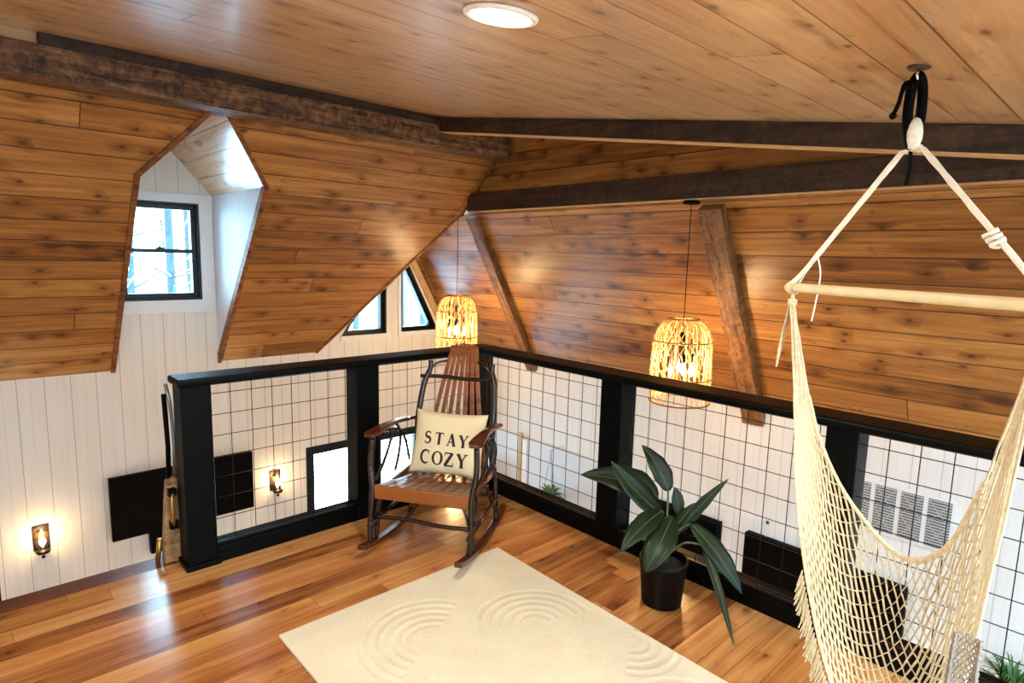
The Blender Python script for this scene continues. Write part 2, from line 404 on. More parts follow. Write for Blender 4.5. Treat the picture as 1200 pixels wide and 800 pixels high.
# the sloping beam at the ceiling edge: box in a rotated frame along world Y
def ybeam(name, x0, x1, ya, yb, za, zb, h, mat, label):
    m = MB().hexa([(x0,yb,zb-h),(x1,yb,zb-h),(x1,ya,za-h),(x0,ya,za-h)], [(x0,yb,zb),(x1,yb,zb),(x1,ya,za),(x0,ya,za)])
    # long axis to local X for the grain
    R = Matrix.Rotation(PI/2, 4, 'Z'); m.v = [tuple(R.inverted() @ V(v)) for v in m.v]
    o = m.build(name, mat, bevel=.005); o.rotation_euler = (0, 0, PI/2)
    m2 = MB().hexa([(x0,yb,zb-h-.006),(x1,yb,zb-h-.006),(x1,ya,za-h-.006),(x0,ya,za-h-.006)], [(x0,yb,zb-h),(x1,yb,zb-h),(x1,ya,za-h),(x0,ya,za-h)])
    m2.v = [tuple(R.inverted() @ V(v)) for v in m2.v]; m2.build('pale_underside', M_trimlight, o)
    return tag(o, label, 'beam')
ybeam('ceiling_beam', 3.05, 3.16, 4.19, -1.6, ceilz(4.19), ceilz(-1.6), .112, M_beamd, 'dark beam at the right edge of the ceiling, behind the hammock strap')
ybeam('wall_beam', 3.785, 3.868, 4.74, -1.6, 2.245, 2.245, .170, M_beamd, 'dark horizontal beam along the top of the right slope where both pendant cords hang')
def rafter(y0, y1, th, label, ext=.10):
    n = V((-dz, 0, -dx)).normalized(); u = V((-dx, 0, dz)).normalized()
    a = V((XW, 0, .48)) - u*ext; b = V((XW, 0, .48)) + u*(L2-.01)
    m = MB(); nseg = 14; rows = []
    for i in range(nseg+1):
        p = a + (b-a)*i/nseg; j = lambda s=.006: random.uniform(-s, s)
        rows.append([p+V((0,y0+j(),0)), p+V((0,y1+j(),0)), p+n*(th+j(.004))+V((0,y1+j(),0)), p+n*(th+j(.004))+V((0,y0+j(),0))])
    vs = [v for r in rows for v in r]; fs = []
    for i in range(nseg):
        for k in range(4): fs.append((i*4+k, i*4+(k+1)%4, i*4+4+(k+1)%4, i*4+4+k))
    fs += [(3,2,1,0), tuple(nseg*4+k for k in range(4))]; m.add(vs, fs)
    # put long axis on local X
    F = frame(tuple(a), tuple(u), (0,1,0)); Fi = F.inverted(); m.v = [tuple(Fi @ V(v)) for v in m.v]
    o = m.build('rafter_post', M_rafter, mtx=F, bevel=.006)
    return tag(o, label, 'post', 'hewn posts leaning on the right slope')
rafter(4.66, 4.80, .07, 'slim hewn post leaning on the right slope beside the blue-lit boards, the farther one', .06)
rafter(2.08, 2.25, .09, 'broad rough hewn post leaning on the right slope beside the nearer pendant lamp')

# ------------------------------------------------------------------ railing
rail = empty('loft_railing', (2.8, 3.33, 0)); tag(rail, 'black railing with square wire mesh panels around the loft corner', 'railing')
RO = V((2.8, 3.33, 0))
def rb(name, boxes, mat=M_black, bevel=.006):
    m = MB()
    for a, b in boxes: m.box(V(a)-RO, V(b)-RO)
    return m.build(name, mat, rail, bevel=bevel)
rb('post', [((.812,3.26,0),(.957,3.40,.97))])
rb('post_foot', [((.80,3.245,0),(.97,3.41,.03))])
rb('post', [((1.778,3.26,.0),(1.93,3.40,.97))])
rb('post', [((2.73,3.26,0),(2.87,3.40,.97))])
rb('post', [((2.73,2.01,0),(2.87,2.16,.97))])
rb('post', [((2.73,.80,0),(2.87,.93,.97))])
rb('post', [((2.73,-.44,0),(2.87,-.30,.97))])
rb('top_rail', [((.795,3.235,.97),(2.90,3.425,1.01))], bevel=.012)
rb('top_rail', [((2.705,-1.2,.97),(2.895,3.234,1.01))], bevel=.012)
rb('bottom_rail', [((.957,3.262,0),(1.778,3.398,.09))]); rb('bottom_rail', [((1.93,3.262,0),(2.73,3.398,.09))])
rb('bottom_rail', [((2.732,2.16,0),(2.868,3.26,.09))]); rb('bottom_rail', [((2.732,.93,0),(2.868,2.01,.09))]); rb('bottom_rail', [((2.732,-.3,0),(2.868,.80,.09))])
def mesh_panel(axis, a, b, fixed, off):
    m = MB(); r = .0022
    p = math.ceil((a-off)/.11)*.11 + off
    while p < b-.003:
        A = (p, fixed, .085) if axis == 'x' else (fixed, p, .085); B = (A[0], A[1], .972)
        m.tube([V(A)-RO, V(B)-RO], r, 5); p += .11
    z = .115
    while z < .96:
        A = (a-.005, fixed+.003, z) if axis == 'x' else (fixed+.003, a-.005, z); B = (b+.005, fixed+.003, z) if axis == 'x' else (fixed+.003, b+.005, z)
        m.tube([V(A)-RO, V(B)-RO], r, 5); z += .1135
    # thin frame strips holding the wire
    for z0, z1 in ((.09,.102), (.958,.97)):
        if axis == 'x': m.box(V((a, fixed-.01, z0))-RO, V((b, fixed+.01, z1))-RO)
        else: m.box(V((fixed-.01, a, z0))-RO, V((fixed+.01, b, z1))-RO)
    m.build('wire_panel', M_blackm, rail)
mesh_panel('x', .957, 1.778, 3.30, 1.06); mesh_panel('x', 1.93, 2.73, 3.30, 2.05)
mesh_panel('y', 2.16, 3.26, 2.765, 2.215); mesh_panel('y', .93, 2.01, 2.765, 1.954); mesh_panel('y', -.3, .80, 2.765, .365)

# newel at the picture's left edge and the stair stringer
nw = MB().box((-.06,3.55,-.9), (.085,3.69,.97)).box((-.08,3.53,.97),(.105,3.71,1.01)).build('newel_post', M_black, bevel=.006)
tag(nw, 'black stair newel post at the far left beyond the floor edge', 'post')
lad = empty('ladder_handrail', (.797, 3.47, 0)); tag(lad, 'worn wooden stair post with a brass handle standing behind the black railing end', 'handrail')
m = MB(); pr_ = [(-.055,.0),(.045,-.25),(.045,-.25),(.055,.40),(.04,.44),(.0,.455),(-.03,.44),(-.035,.36)]
prof = [(-.06,-.25),(.04,-.25),(.058,.10),(.056,.40),(.04,.44),(.008,.456),(-.022,.44),(-.03,.36),(-.05,.1)]
n = len(prof); m.add([(x,-.03,z) for x,z in prof]+[(x,.03,z) for x,z in prof], [tuple(range(n)), tuple(range(2*n-1,n-1,-1))]+[(i,i+n,(i+1)%n+n,(i+1)%n) for i in range(n)])
m.build('board', dark_beam('worn_oak_board', ('5a3c22','85603a','a07c50','b08c60')), lad, bevel=.008)
brass = plain('aged_brass', 'a8803c', .3, metal=.8)
MB().tube([(-.005,-.05,.20),(-.012,-.065,.24),(-.012,-.065,.35),(-.005,-.05,.385)], .011, 8).build('handle', brass, lad)
MB().box((-.026,-.062,.365),(.012,-.025,.405)).build('bracket', M_mattebk, lad, bevel=.003); MB().box((-.024,-.062,.185),(.016,-.025,.225)).build('bracket', M_mattebk, lad, bevel=.003)
MB().tube([(.02,0,.42),(.03,.01,.62),(.02,.01,.85),(.0,.0,.955)], .009, 8).build('grab_rod', plain('grey_steel','8d9196',.3,metal=.9), lad)
MB().tube([(-.005,0.01,.42),(-.0,.01,.62),(-.008,.01,.9)], .012, 8).build('grab_rod', M_mattebk, lad)
MB().tube([(-.075,.02,.0),(-.06,.02,.12)], .013, 8).build('rung_end', brass, lad)

# ------------------------------------------------------------------ lamps
# recessed ceiling light
lx, ly = 1.235, 1.404; lz = ceilz(ly)
def downlight(x, y, label, power=0, group=None):
    e = empty('recessed_ceiling_light', (x, y, ceilz(y)-.001)); e.rotation_euler = (math.atan(kc), 0, 0)
    tag(e, label, 'ceiling light', group)
    MB().lathe([(.088,-.004),(.092,-.010),(.108,-.008),(.112,0),(.088,0)], n=40, cap=False).build('trim_ring', plain('white_light_trim','f2efe6',.4), e)
    MB().lathe([(.0005,-.016),(.05,-.014),(.080,-.008),(.089,-.004)], n=40, cap=False).build('diffuser', M_led, e)
    if power:
        l = bpy.data.lights.new('downlight', 'AREA'); l.shape = 'DISK'; l.size = .18; l.energy = power; l.color = (1, .93, .83); l.spread = math.radians(175)
        lo = bpy.data.objects.new('light_source', l); COL.objects.link(lo); lo.parent = e; lo.location = (0, 0, -.02)
    return e
downlight(lx, ly, 'round glowing recessed light in the pale board ceiling above the room', 26)
for qx, qy, qn in ((-.9,1.4,'left of the view'), (.3,-1.0,'behind the viewer'), (-1.4,-1.2,'behind the viewer, farther left'), (2.2,-1.1,'behind the viewer beyond the hammock')):
    downlight(qx, qy, 'added unseen fill light in the board ceiling %s' % qn, 26)  # unseen fill lights, added out of view to brighten the loft
for qx, qy, qn in ((.3,2.3,'near the stairs'), (2.0,2.3,'below the rocking chair'), (2.0,.2,'below the hammock'), (-1.2,.2,'farthest from the rails')):  # unseen cool fill lights added under the loft to brighten the white walls
    e = empty('downstairs_fill_light', (qx, qy, -.252)); tag(e, 'added unseen fill light under the loft floor %s' % qn, 'ceiling light')
    MB().lathe([(.088,-.004),(.108,-.008),(.112,0),(.088,0)], n=32, cap=False).build('trim_ring', bpy.data.materials['white_light_trim'], e)
    MB().lathe([(.0005,-.005),(.089,-.004)], n=32, cap=False).build('diffuser', M_led, e)
    l = bpy.data.lights.new('downlight', 'AREA'); l.shape = 'DISK'; l.size = .18; l.energy = 56; l.color = (.72, .87, 1)
    lo = bpy.data.objects.new('light_source', l); COL.objects.link(lo); lo.parent = e; lo.location = (0, 0, -.012)

# pendants
cane = plain('brown_cane_hoop','8a5a2a',.6)
rattan = NT('honey_rattan'); rattan.set(**{'Base Color': (*rgb('e2bd78'), 1), 'Roughness': .6, 'Transmission Weight': 0.0, 'Subsurface Weight': .25, 'Subsurface Scale': .03}); rattan = rattan.m
def pend_prof(t):   # t 0 bottom .. 1 top -> radius, z (top at 0)
    z = -.60 + .60*t
    if z < -.22: r = .205 + .008*math.sin((z+.6)/.38*PI)
    else:
        k = (z+.22)/.22; r = .07 + .137*math.sqrt(max(0, 1-k*k*.97)) if k < 1 else .07
    return r, z
def pendant(label, hang_top, z_top):
    e = empty('pendant_lamp', (0, 0, 0)); tag(e, label, 'pendant lamp', 'rattan pendant lamps over the stair void')
    m = MB()
    NW = 26
    for k in range(NW):                      # woven slanting strands both ways + uprights
        for sgn in (1, -1):
            ph = 2*PI*k/NW + random.uniform(-.05,.05); pts = []
            for i in range(23):
                t = i/22; r, z = pend_prof(t); a = ph + sgn*(.55*t*1.6 + .10*math.sin(t*9+k))
                rr = r + .004*math.sin(i*PI+k); pts.append((rr*math.cos(a), rr*math.sin(a), z))
            m.tube(pts, .0036, 4, caps=False)
    for k in range(16):
        a = 2*PI*k/16; m.tube([(pend_prof(i/14)[0]*math.cos(a), pend_prof(i/14)[0]*math.sin(a), pend_prof(i/14)[1]) for i in range(15)], .0032, 4, caps=False)
    m.build('woven_shade', rattan, e)
    m = MB()
    for z, ex in ((-.60,.006),(-.42,.003),(-.16,.004),(-.004,.004)):
        t = (z+.6)/.6; r, _ = pend_prof(t); MB().ring((0,0,z), r+ex, .0065 if z < -.5 else .005, 40, 6).build('hoop', cane, e)
    MB().tube([(0,0,-.10),(0,0,z_top)], .0028, 6).build('cord', M_mattebk, e)
    MB().lathe([(.001,0),(.055,-.002),(.06,-.018),(.05,-.024),(.001,-.026)], (0,0,z_top), 24).build('ceiling_canopy', M_mattebk, e)
    m = MB().lathe([(.012,-.10),(.02,-.12),(.02,-.16),(.01,-.17)], n=12)
    for k in range(4):
        a = PI/4 + k*PI/2; m.tube([(0,0,-.15),(.03*math.cos(a),.03*math.sin(a),-.19),(.075*math.cos(a),.075*math.sin(a),-.20+.0*k),(.075*math.cos(a),.075*math.sin(a),-.25)], .004, 6)
        m.tube([(.075*math.cos(a),.075*math.sin(a),-.25),(.075*math.cos(a),.075*math.sin(a),-.31)], .011, 8)
    m.build('lamp_socket_cluster', M_mattebk, e)
    for k in range(4):
        a = PI/4 + k*PI/2; up = [.0,-.05,.03,-.03][k]
        MB().lathe([(.001,.045),(.008,.02),(.016,-.01),(.014,-.035),(.006,-.05),(.001,-.052)], (.075*math.cos(a),.075*math.sin(a),-.355+up*.3), 12).build('bulb', M_bulb, e)
    l = bpy.data.lights.new('pendant_glow', 'POINT'); l.energy = 26; l.color = (1, .66, .32); l.shadow_soft_size = .05
    lo = bpy.data.objects.new('light_source', l); COL.objects.link(lo); lo.parent = e; lo.location = (0,0,-.33)
    e.location = hang_top; return e
pA = pendant('birdcage rattan pendant lamp beside the leaning broad post, the nearer and larger in view', (3.825, 2.312, 1.25), .815)
pB = copy_tree(pA); pB.location = (3.825, 4.93, 1.25); pB['label'] = 'birdcage rattan pendant lamp above the rocking chair back, the farther one near the gable windows'

# wall sconces
def sconce(label):
    e = empty('wall_sconce', (0,0,0)); tag(e, label, 'wall sconce', 'oil-lamp wall sconces on the white wall')
    iron = plain('dark_bronze', '2a1a10', .4, metal=.6)
    MB().box((-.055,-.012,-.10),(.055,0,.11)).build('back_plate', iron, e, bevel=.004)
    MB().lathe([(.05,0),(.045,-.008),(.02,-.016),(.001,-.018)], n=24).build('reflector', plain('brass_reflector','c89a4a',.2,metal=.9), e).matrix_local = Matrix.Translation((0,-.012,.03)) @ Matrix.Rotation(-PI/2,4,'X')
    MB().tube([(0,-.01,-.10),(0,-.05,-.12),(0,-.075,-.10)], .008, 8).sphere((0,-.075,-.135), .014).lathe([(.045,-.10),(.05,-.085),(.03,-.075),(.012,-.07)], (0,-.075,0), 20).build('bracket', iron, e)
    g = NT('clear_lamp_glass'); tr = g.new('ShaderNodeBsdfTransparent'); gl = g.new('ShaderNodeBsdfGlossy'); gl.inputs['Roughness'].default_value = .05; mx = g.new('ShaderNodeMixShader'); mx.inputs[0].default_value = .12
    g.l.new(tr.outputs[0], mx.inputs[1]); g.l.new(gl.outputs[0], mx.inputs[2]); g.l.new(mx.outputs[0], g.out.inputs[0])
    MB().lathe([(.02,-.07),(.042,-.04),(.05,0),(.04,.035),(.018,.07),(.014,.13)], (0,-.075,0), 20, cap=False).build('glass_chimney', g.m, e)
    MB().lathe([(.001,-.04),(.017,-.025),(.024,0),(.015,.022),(.001,.045)], (0,-.075,0), 12).build('bulb', emis('glowing_sconce_bulb', (1,.72,.34), 45), e)
    l = bpy.data.lights.new('sconce_glow', 'POINT'); l.energy = 5.5; l.color = (1,.66,.30); l.shadow_soft_size = .03
    lo = bpy.data.objects.new('light_source', l); COL.objects.link(lo); lo.parent = e; lo.location = (0,-.085,.02)
    return e
sA = sconce('lit oil-lamp style wall sconce low on the white wall at the far left'); sA.location = (.425, YW, -.73)
sB = copy_tree(sA); sB.location = (2.35, YW, -.70); sB['label'] = 'lit oil-lamp style wall sconce seen through the mesh between television and lower window'

# television, box under it
tv = empty('television', (1.5, YW, -.6)); tag(tv, 'large black television on the white wall, cut by the railing end post', 'television')
TW, TH = .60, .285
MB().box((-TW,-.10,-TH),(TW,-.055,TH)).build('bezel', M_mattebk, tv, bevel=.004); MB().box((-TW+.012,-.103,-TH+.012),(TW-.012,-.099,TH-.012)).build('screen', M_gloss, tv)
MB().box((-.15,-.056,-.12),(.15,0,.12)).build('wall_mount', M_mattebk, tv)
bx_ = MB().box((1.19,YW-.07,-1.10),(1.48,YW-.001,-.89)).build('media_box', M_mattebk, bevel=.005); tag(bx_, 'small black box fixed to the white wall just under the television', 'media box')

# things on the right white wall (seen through the mesh)
def onwall(y, z, x=XW): return (x, y, z)
fr = empty('refrigerator', (XW-.001, 1.56, -2.4)); tag(fr, 'tall black refrigerator against the right white wall, partly behind the hammock net', 'refrigerator')
MB().box((-.07,-.58,0),(0,.58,1.855)).build('body', M_mattebk, fr, bevel=.006)
MB().box((-.085,.013,.6),(-.071,.57,1.845)).build('door', M_gloss, fr, bevel=.004); MB().box((-.085,-.57,.6),(-.071,.003,1.845)).build('door', M_gloss, fr, bevel=.004)
MB().box((-.11,.06,.9),(-.086,.085,1.33)).build('handle', plain('pale_oak_handle','a07a58',.5), fr, bevel=.003)
ov = empty('wall_oven', (XW-.001, 2.70, -1.75)); tag(ov, 'black glass-fronted oven on the right wall behind the potted plant', 'oven')
MB().box((-.05,-.33,0),(0,.38,1.195)).build('body', M_mattebk, ov, bevel=.004); MB().box((-.062,-.29,.45),(-.051,.34,1.14)).build('glass_door', M_gloss, ov); MB().box((-.066,-.28,.2),(-.05,.33,.38)).build('drawer', plain('dark_olive_panel','2c2a1e',.4), ov, bevel=.003)
# thin door moulding
m = MB(); 
for a, b in (((-.012,1.98+.0,-1.9),(0,2.0,-.42)), ((-.012,1.98,-.44),(0,2.62,-.42)), ((-.012,2.24,-1.9),(0,2.255,-.52))): m.box((XW+a[0],a[1],a[2]),(XW,b[1],b[2]))
struct(m.build('trim_7', M_white))
# air vent
av = empty('air_vent', (XW, 1.10, -.045)); tag(av, 'white wall vent of four grilles with crossed louvres, right of the black railing post', 'air vent')
MB().box((-.016,-.33,-.185),(0,.33,.185)).build('frame', M_white, av, bevel=.002)
grey = plain('grey_louvre','8f9498',.5); mid = plain('pale_louvre_cross','b9bcbd',.5)
for k in range(4):
    c = -.2400+.16*k; m = MB().box((-.018,c-.066,-.165),(-.0165,c+.066,.165))
    for i in range(17): m.box((-.024,c-.066,-.16+i*.0195),(-.018,c+.066,-.151+i*.0195), 1)
    for s in (1,-1): m.tube([(-.0245,c-.06,-s*.155),(-.0245,c+.06,s*.0)], .0028, 4, mi=1); m.tube([(-.0245,c+.06,-s*.155),(-.0245,c-.06,0)], .0028, 4, mi=1)
    m.build('louvre_panel', [plain('dark_vent_gap','4a4e52',.6) if k == 0 else bpy.data.materials['dark_vent_gap'], mid], av)
# lower partition with gold edge
struct(MB().box((XW-.035,3.30,-2.4),(XW,5.9,-.385)).build('trim_8', M_smooth))
struct(MB().box((XW-.06,4.815,-2.4),(XW-.036,4.865,-.335)).build('trim_9', plain('gold_oak_edge','b8924e',.45)))
struct(MB().box((XW-.055,4.735,-2.4),(XW-.036,4.805,-.40)).build('trim_10', M_white))

# hanging / leafy plants
M_leafg = NT('variegated_leaf'); v_, x_, y_, z_ = M_leafg.obj()
M_leafg.put(M_leafg.b.inputs['Base Color'], M_leafg.ramp(M_leafg.noise(v_, 40, 2), [(.35, rgb('2f5a35')), (.6, rgb('5f8a5a')), (.8, rgb('b5c9a8'))])); M_leafg.set(Roughness=.5); M_leafg = M_leafg.m
def blade(mb, base, tip, w, lift=.02, n=6, mi=0):
    base = V(base); tip = V(tip); d = tip-base; side = d.cross(V((0,0,1)))
    if side.length < 1e-4: side = V((1,0,0))
    side.normalize(); vs = []; fs = []
    for i in range(n+1):
        t = i/n; c = base + d*t + V((0,0,lift*math.sin(PI*t))); ww = w*math.sin(PI*(.08+.92*t)**.8)*.5 if i < n else .0005
        vs += [c-side*ww, c+V((0,0,-ww*.3)), c+side*ww]
    for i in range(n): fs += [(3*i,3*i+1,3*i+4,3*i+3), (3*i+1,3*i+2,3*i+5,3*i+4)]
    mb.add(vs, fs, mi, True)
def tuft(name, loc, R, n, w, label, cat='plant', group=None, hanger=None, mat=None, down=.3, wallside=-1):
    e = empty(name, loc); tag(e, label, cat, group)
    MB().lathe([(R*.28,-R*.75),(R*.42,-R*.2),(R*.44,-R*.15),(R*.40,-R*.18)], n=18).build('pot', plain(name+'_pot','d8d5cc',.5), e)
    m = MB()
    for k in range(n):
        a = random.uniform(0,2*PI); el = random.uniform(-.3,1.2); rr = R*random.uniform(.7,1.1)
        tip = (rr*math.cos(a)*math.cos(el)*.9, rr*math.sin(a)*math.cos(el), rr*math.sin(el)-down*R)
        if tip[0] > R*.8: continue
        blade(m, (0,0,-R*.15), tip, w, R*.3)
    m.build('foliage', mat or M_leafg, e)
    if hanger:
        h = MB()
        for a in (0, 2.1, 4.2): h.tube([(R*.42*math.cos(a),R*.42*math.sin(a),-R*.15),(0,0,hanger)], .003, 4)
        h.ring((0,0,hanger+.012), .014, .003, 12, 4, ax='x')
        h.tube([(0,0,hanger+.02),(.02,0,hanger+.03),(XW-loc[0],0,hanger+.03)], .003, 4)
        h.build('hanger_cord', plain(name+'_cord','9a968c',.8), e)
    return e
tuft('hanging_plant', (XW-.2, 4.22, -.88), .21, 120, .03, 'small spider plant in a cord hanger by the wall, left of the middle railing post', group=None, hanger=.50)
tuft('hanging_plant', (XW-.2, 5.30, -.86), .2, 90, .03, 'small leafy plant hanging on the wall beside the railing corner behind the chair arm', hanger=.42)
M_fern = plain('fern_green','3f6b2f',.55,noise=.4,scale=30)
tuft('fern_plant', (XW-.3, .35, -.84), .30, 260, .012, 'bushy green fern low at the bottom right corner beyond the mesh', mat=M_fern)

# ------------------------------------------------------------------ rug
def rug():
    t = NT('cream_carved_rug'); v, x, y, z = t.obj()
    def rings(cx, cy, r0, r1, sgn, per=.048, shear=0):
        ddx = t.math('SUBTRACT', x, cx); ddy = t.math('SUBTRACT', y, cy)
        r = t.math('SQRT', t.math('ADD', t.math('MULTIPLY', ddx, ddx), t.math('MULTIPLY', ddy, ddy)))
        w = t.math('POWER', t.math('ABSOLUTE', t.math('SINE', t.math('MULTIPLY', t.math('SUBTRACT', r, r0), PI/per))), 3.0)
        m = t.math('MULTIPLY', t.math('GREATER_THAN', r, r0-per*.4), t.math('LESS_THAN', r, r1+per*.4))
        if sgn is not None:
            side = t.math('ADD', t.math('MULTIPLY', ddx, sgn[0]), t.math('MULTIPLY', ddy, sgn[1])); m = t.math('MULTIPLY', m, t.math('GREATER_THAN', side, 0.0))
        return t.math('MULTIPLY', t.math('SUBTRACT', 1.0, w), m)
    hs = None
    for a in ((1.42,1.98,.10,.29,(-.5,.87)), (1.84,1.76,.08,.27,(.3,.95)), (2.06,1.40,.06,.2,(.5,-.87)), (1.0,1.75,.08,.27,(.2,-1)), (1.35,1.2,.1,.3,(-.8,.5)), (1.8,.95,.08,.28,(.6,.6))):
        h = rings(*a); hs = h if hs is None else t.math('MAXIMUM', hs, h)
    fz = t.noise(v, 90, 4, .7); f2 = t.noise(v, 6, 3)
    c = t.ramp(t.math('ADD', t.math('MULTIPLY', fz, .6), t.math('MULTIPLY', f2, .4)), [(.3, rgb('c3b698')), (.7, rgb('d8cdb0'))])
    t.put(t.b.inputs['Base Color'], c); t.set(Roughness=.95, **{'Specular IOR Level': .1, 'Sheen Weight': .2})
    t.bump(t.math('SUBTRACT', t.math('MULTIPLY', fz, .35), hs), .55, .006); return t.m
r_ = MB().hexa([(.925,.3,.0005),(2.12,.3,.0005),(2.195,2.425,.0005),(.94,2.432,.0005)], [(.925,.3,.014),(2.12,.3,.014),(2.195,2.425,.014),(.94,2.432,.014)]).build('area_rug', rug(), bevel=.005)
tag(r_, 'cream low-pile rug with carved swirling arcs on the wooden floor', 'rug')

# ------------------------------------------------------------------ rocking chair
stick = plain('dark_hickory_stick', '1e0e07', .25, noise=.5, scale=22, bump=.4)
slatm = boards('glossy_reddish_oak_slat', [rgb('351809'), rgb('5f2f12'), rgb('7a4019'), rgb('8e5224')], 5.0, knots=0, rough=.28, seg=50, groove=0, coat=.2)
armm = plain('glossy_dark_arm_wood', '4a2413', .18, noise=.35, scale=14)
ch = empty('rocking_chair', (2.111, 2.819, 0), 0)
th_ = .578; sx, sy = math.sin(th_), -math.cos(th_)
m4 = Matrix.Identity(4)
for i, c in enumerate(((sx, sy, 0), (math.cos(th_), math.sin(th_), 0), (0, 0, 1))):
    for j in range(3): m4[j][i] = c[j]
ch.rotation_euler = (0, 0, math.atan2(sy, sx)); 
tag(ch, 'bentwood rocking chair with fanned slat back standing in the railing corner', 'rocking chair')
# local: +x image right, +y back, z up
assert (ch.rotation_euler.to_matrix() @ V((0,1,0)) - V((math.cos(th_), math.sin(th_), 0))).length < 1e-3
def rockz(y): return .017 + .32*(y-.0)**2 if y > -.1 else .017+.0032+.30*((y+.1)**2)
for s in (-1, 1):
    pts = []
    m = MB(); yf = -.575 if s > 0 else -.51; ys = [yf+(.33-yf)*i/24 for i in range(25)]; w = .021
    vs = []; 
    for y in ys:
        z = max(.0, .30*(y+.02)**2) + .0; X = s*(.285)
        vs += [(X-w,y,z+.001),(X+w,y,z+.001),(X+w,y,z+.030),(X-w,y,z+.030)]
    fs = []
    for i in range(24):
        for k in range(4): fs.append((i*4+k, i*4+(k+1)%4, i*4+4+(k+1)%4, i*4+4+k))
    fs += [(3,2,1,0),(96,97,98,99)]; m.add(vs, fs); m.build('rocker', armm, ch, bevel=.004)
    # front leg, up to the arm
    m = MB(); m.tube(catmull([(s*.285,-.40,.065),(s*.292,-.385,.20),(s*.285,-.37,.36),(s*.305,-.35,.50),(s*.30,-.335,.645)],5), .0165, 8)
    m.build('front_leg', stick, ch)
    MB().tube(catmull([(s*.285,-.33,.05),(s*.275,-.32,.2),(s*.27,-.31,.34)],4), .013, 8).build('leg', stick, ch)
    # rear leg
    MB().tube(catmull([(s*.285,.14,.03),(s*.275,.16,.18),(s*.26,.17,.36)],4), .016, 8).build('rear_leg', stick, ch)
    # back post
    MB().tube(catmull([(s*.255,.14,.30),(s*.245,.16,.50),(s*.245,.18,.65),(s*.232,.24,.84),(s*.205,.275,.93),(s*.205,.285,.985)],5), [.019]*20+[.016]*6, 8).build('back_post', stick, ch)
    # arm board
    m = MB(); n = 14; vs = []
    for i in range(n+1):
        t = i/n; y = -.385+.575*t; zc = .655+.018*math.sin(t*PI*1.2)-.025*t; wi = .033+.010*math.cos(t*5.2) - (.012 if t > .85 else 0); xc = s*(.300-.02*t)
        if i == 0: wi *= .62
        vs += [(xc-wi,y,zc),(xc+wi,y,zc),(xc+wi,y,zc+.022),(xc-wi,y,zc+.022)]
    fs = []
    for i in range(n):
        for k in range(4): fs.append((i*4+k, i*4+(k+1)%4, i*4+4+(k+1)%4, i*4+4+k))
    fs += [(3,2,1,0), tuple(n*4+k for k in range(4))]; m.add(vs, fs); m.build('arm', armm, ch, bevel=.007)
    # bent hoops under the arm and below the seat
    MB().tube(catmull([(s*.285,-.33,.40),(s*.30,-.20,.46),(s*.30,-.10,.58),(s*.295,-.16,.655)],5), .009, 6).build('bent_hoop', stick, ch)
    MB().tube(catmull([(s*.275,-.10,.38),(s*.295,.0,.46),(s*.295,.02,.57),(s*.29,-.05,.65)],5), .009, 6).build('bent_hoop', stick, ch)
    MB().tube(catmull([(s*.27,.10,.38),(s*.29,.09,.50),(s*.29,.0,.60),(s*.29,-.22,.655)],5), .009, 6).build('bent_hoop', stick, ch)
    MB().tube(catmull([(s*.285,-.40,.12),(s*.29,-.28,.22),(s*.27,-.22,.33)],5), .010, 6).build('brace', stick, ch)
    MB().tube(catmull([(s*.285,.14,.10),(s*.28,.02,.22),(s*.27,-.03,.33)],5), .010, 6).build('brace', stick, ch)
    MB().tube([(s*.285,-.42,.17),(s*.28,.18,.17)], .012, 8).build('side_stretcher', stick, ch)
    # arched bow beside the back
    MB().tube(catmull([(s*.235,.23,.80),(s*.215,.255,.90),(s*.17,.285,.965),(s*.10,.31,.985)],5), .0085, 6).build('back_bow', stick, ch)
MB().tube(catmull([(-.262,.255,.885),(-.12,.272,.888),(.05,.272,.882),(.235,.262,.893)],4), .0125, 8).build('crossbar', stick, ch)
MB().tube(catmull([(-.285,-.36,.20),(-.1,-.35,.205),(.1,-.36,.195),(.285,-.36,.2)],4), .012, 8).build('front_stretcher', stick, ch)
for s in (-1, 1): MB().tube(catmull([(s*.16,-.345,.345),(s*.235,-.355,.31),(s*.27,-.36,.22)],5), .009, 6).build('corner_bow', stick, ch)
MB().tube([(-.275,.16,.19),(.275,.16,.19)], .013, 8).build('rear_stretcher', stick, ch)
# seat: slats side by side, dished; front apron
m = MB(); nx = 9; ny = 8
for k in range(nx):
    x0 = -.275+.55*k/nx+.003; x1 = -.275+.55*(k+1)/nx-.003; vs = []
    for i in range(ny+1):
        t = i/ny; y = -.355+.52*t; sh = 1-.16*t; z = .385-.05*math.sin(t*PI*.62)+ .0
        vs += [(x0*sh,y,z-.012),(x1*sh,y,z-.012),(x1*sh,y,z),(x0*sh,y,z)]
    fs = []
    for i in range(ny):
        for q in range(4): fs.append((i*4+q, i*4+(q+1)%4, i*4+4+(q+1)%4, i*4+4+q))
    fs += [(3,2,1,0), tuple(ny*4+q for q in range(4))]; m.add(vs, fs)
m.build('seat', slatm, ch, bevel=.003)
apron = boards('orange_brown_apron', [rgb('4a240c'), rgb('773f16'), rgb('8c4d1c'), rgb('9c5a26')], 5.0, knots=0, rough=.3, seg=50, groove=0, coat=.3)
MB().box((-.285,-.375,.31),(.285,-.352,.388)).build('seat_apron', apron, ch, bevel=.008)
MB().box((-.265,-.35,.325),(-.25,.16,.355)).box((.25,-.35,.325),(.265,.16,.355)).box((-.25,.145,.315),(.25,.165,.35)).build('seat_frame', slatm, ch)
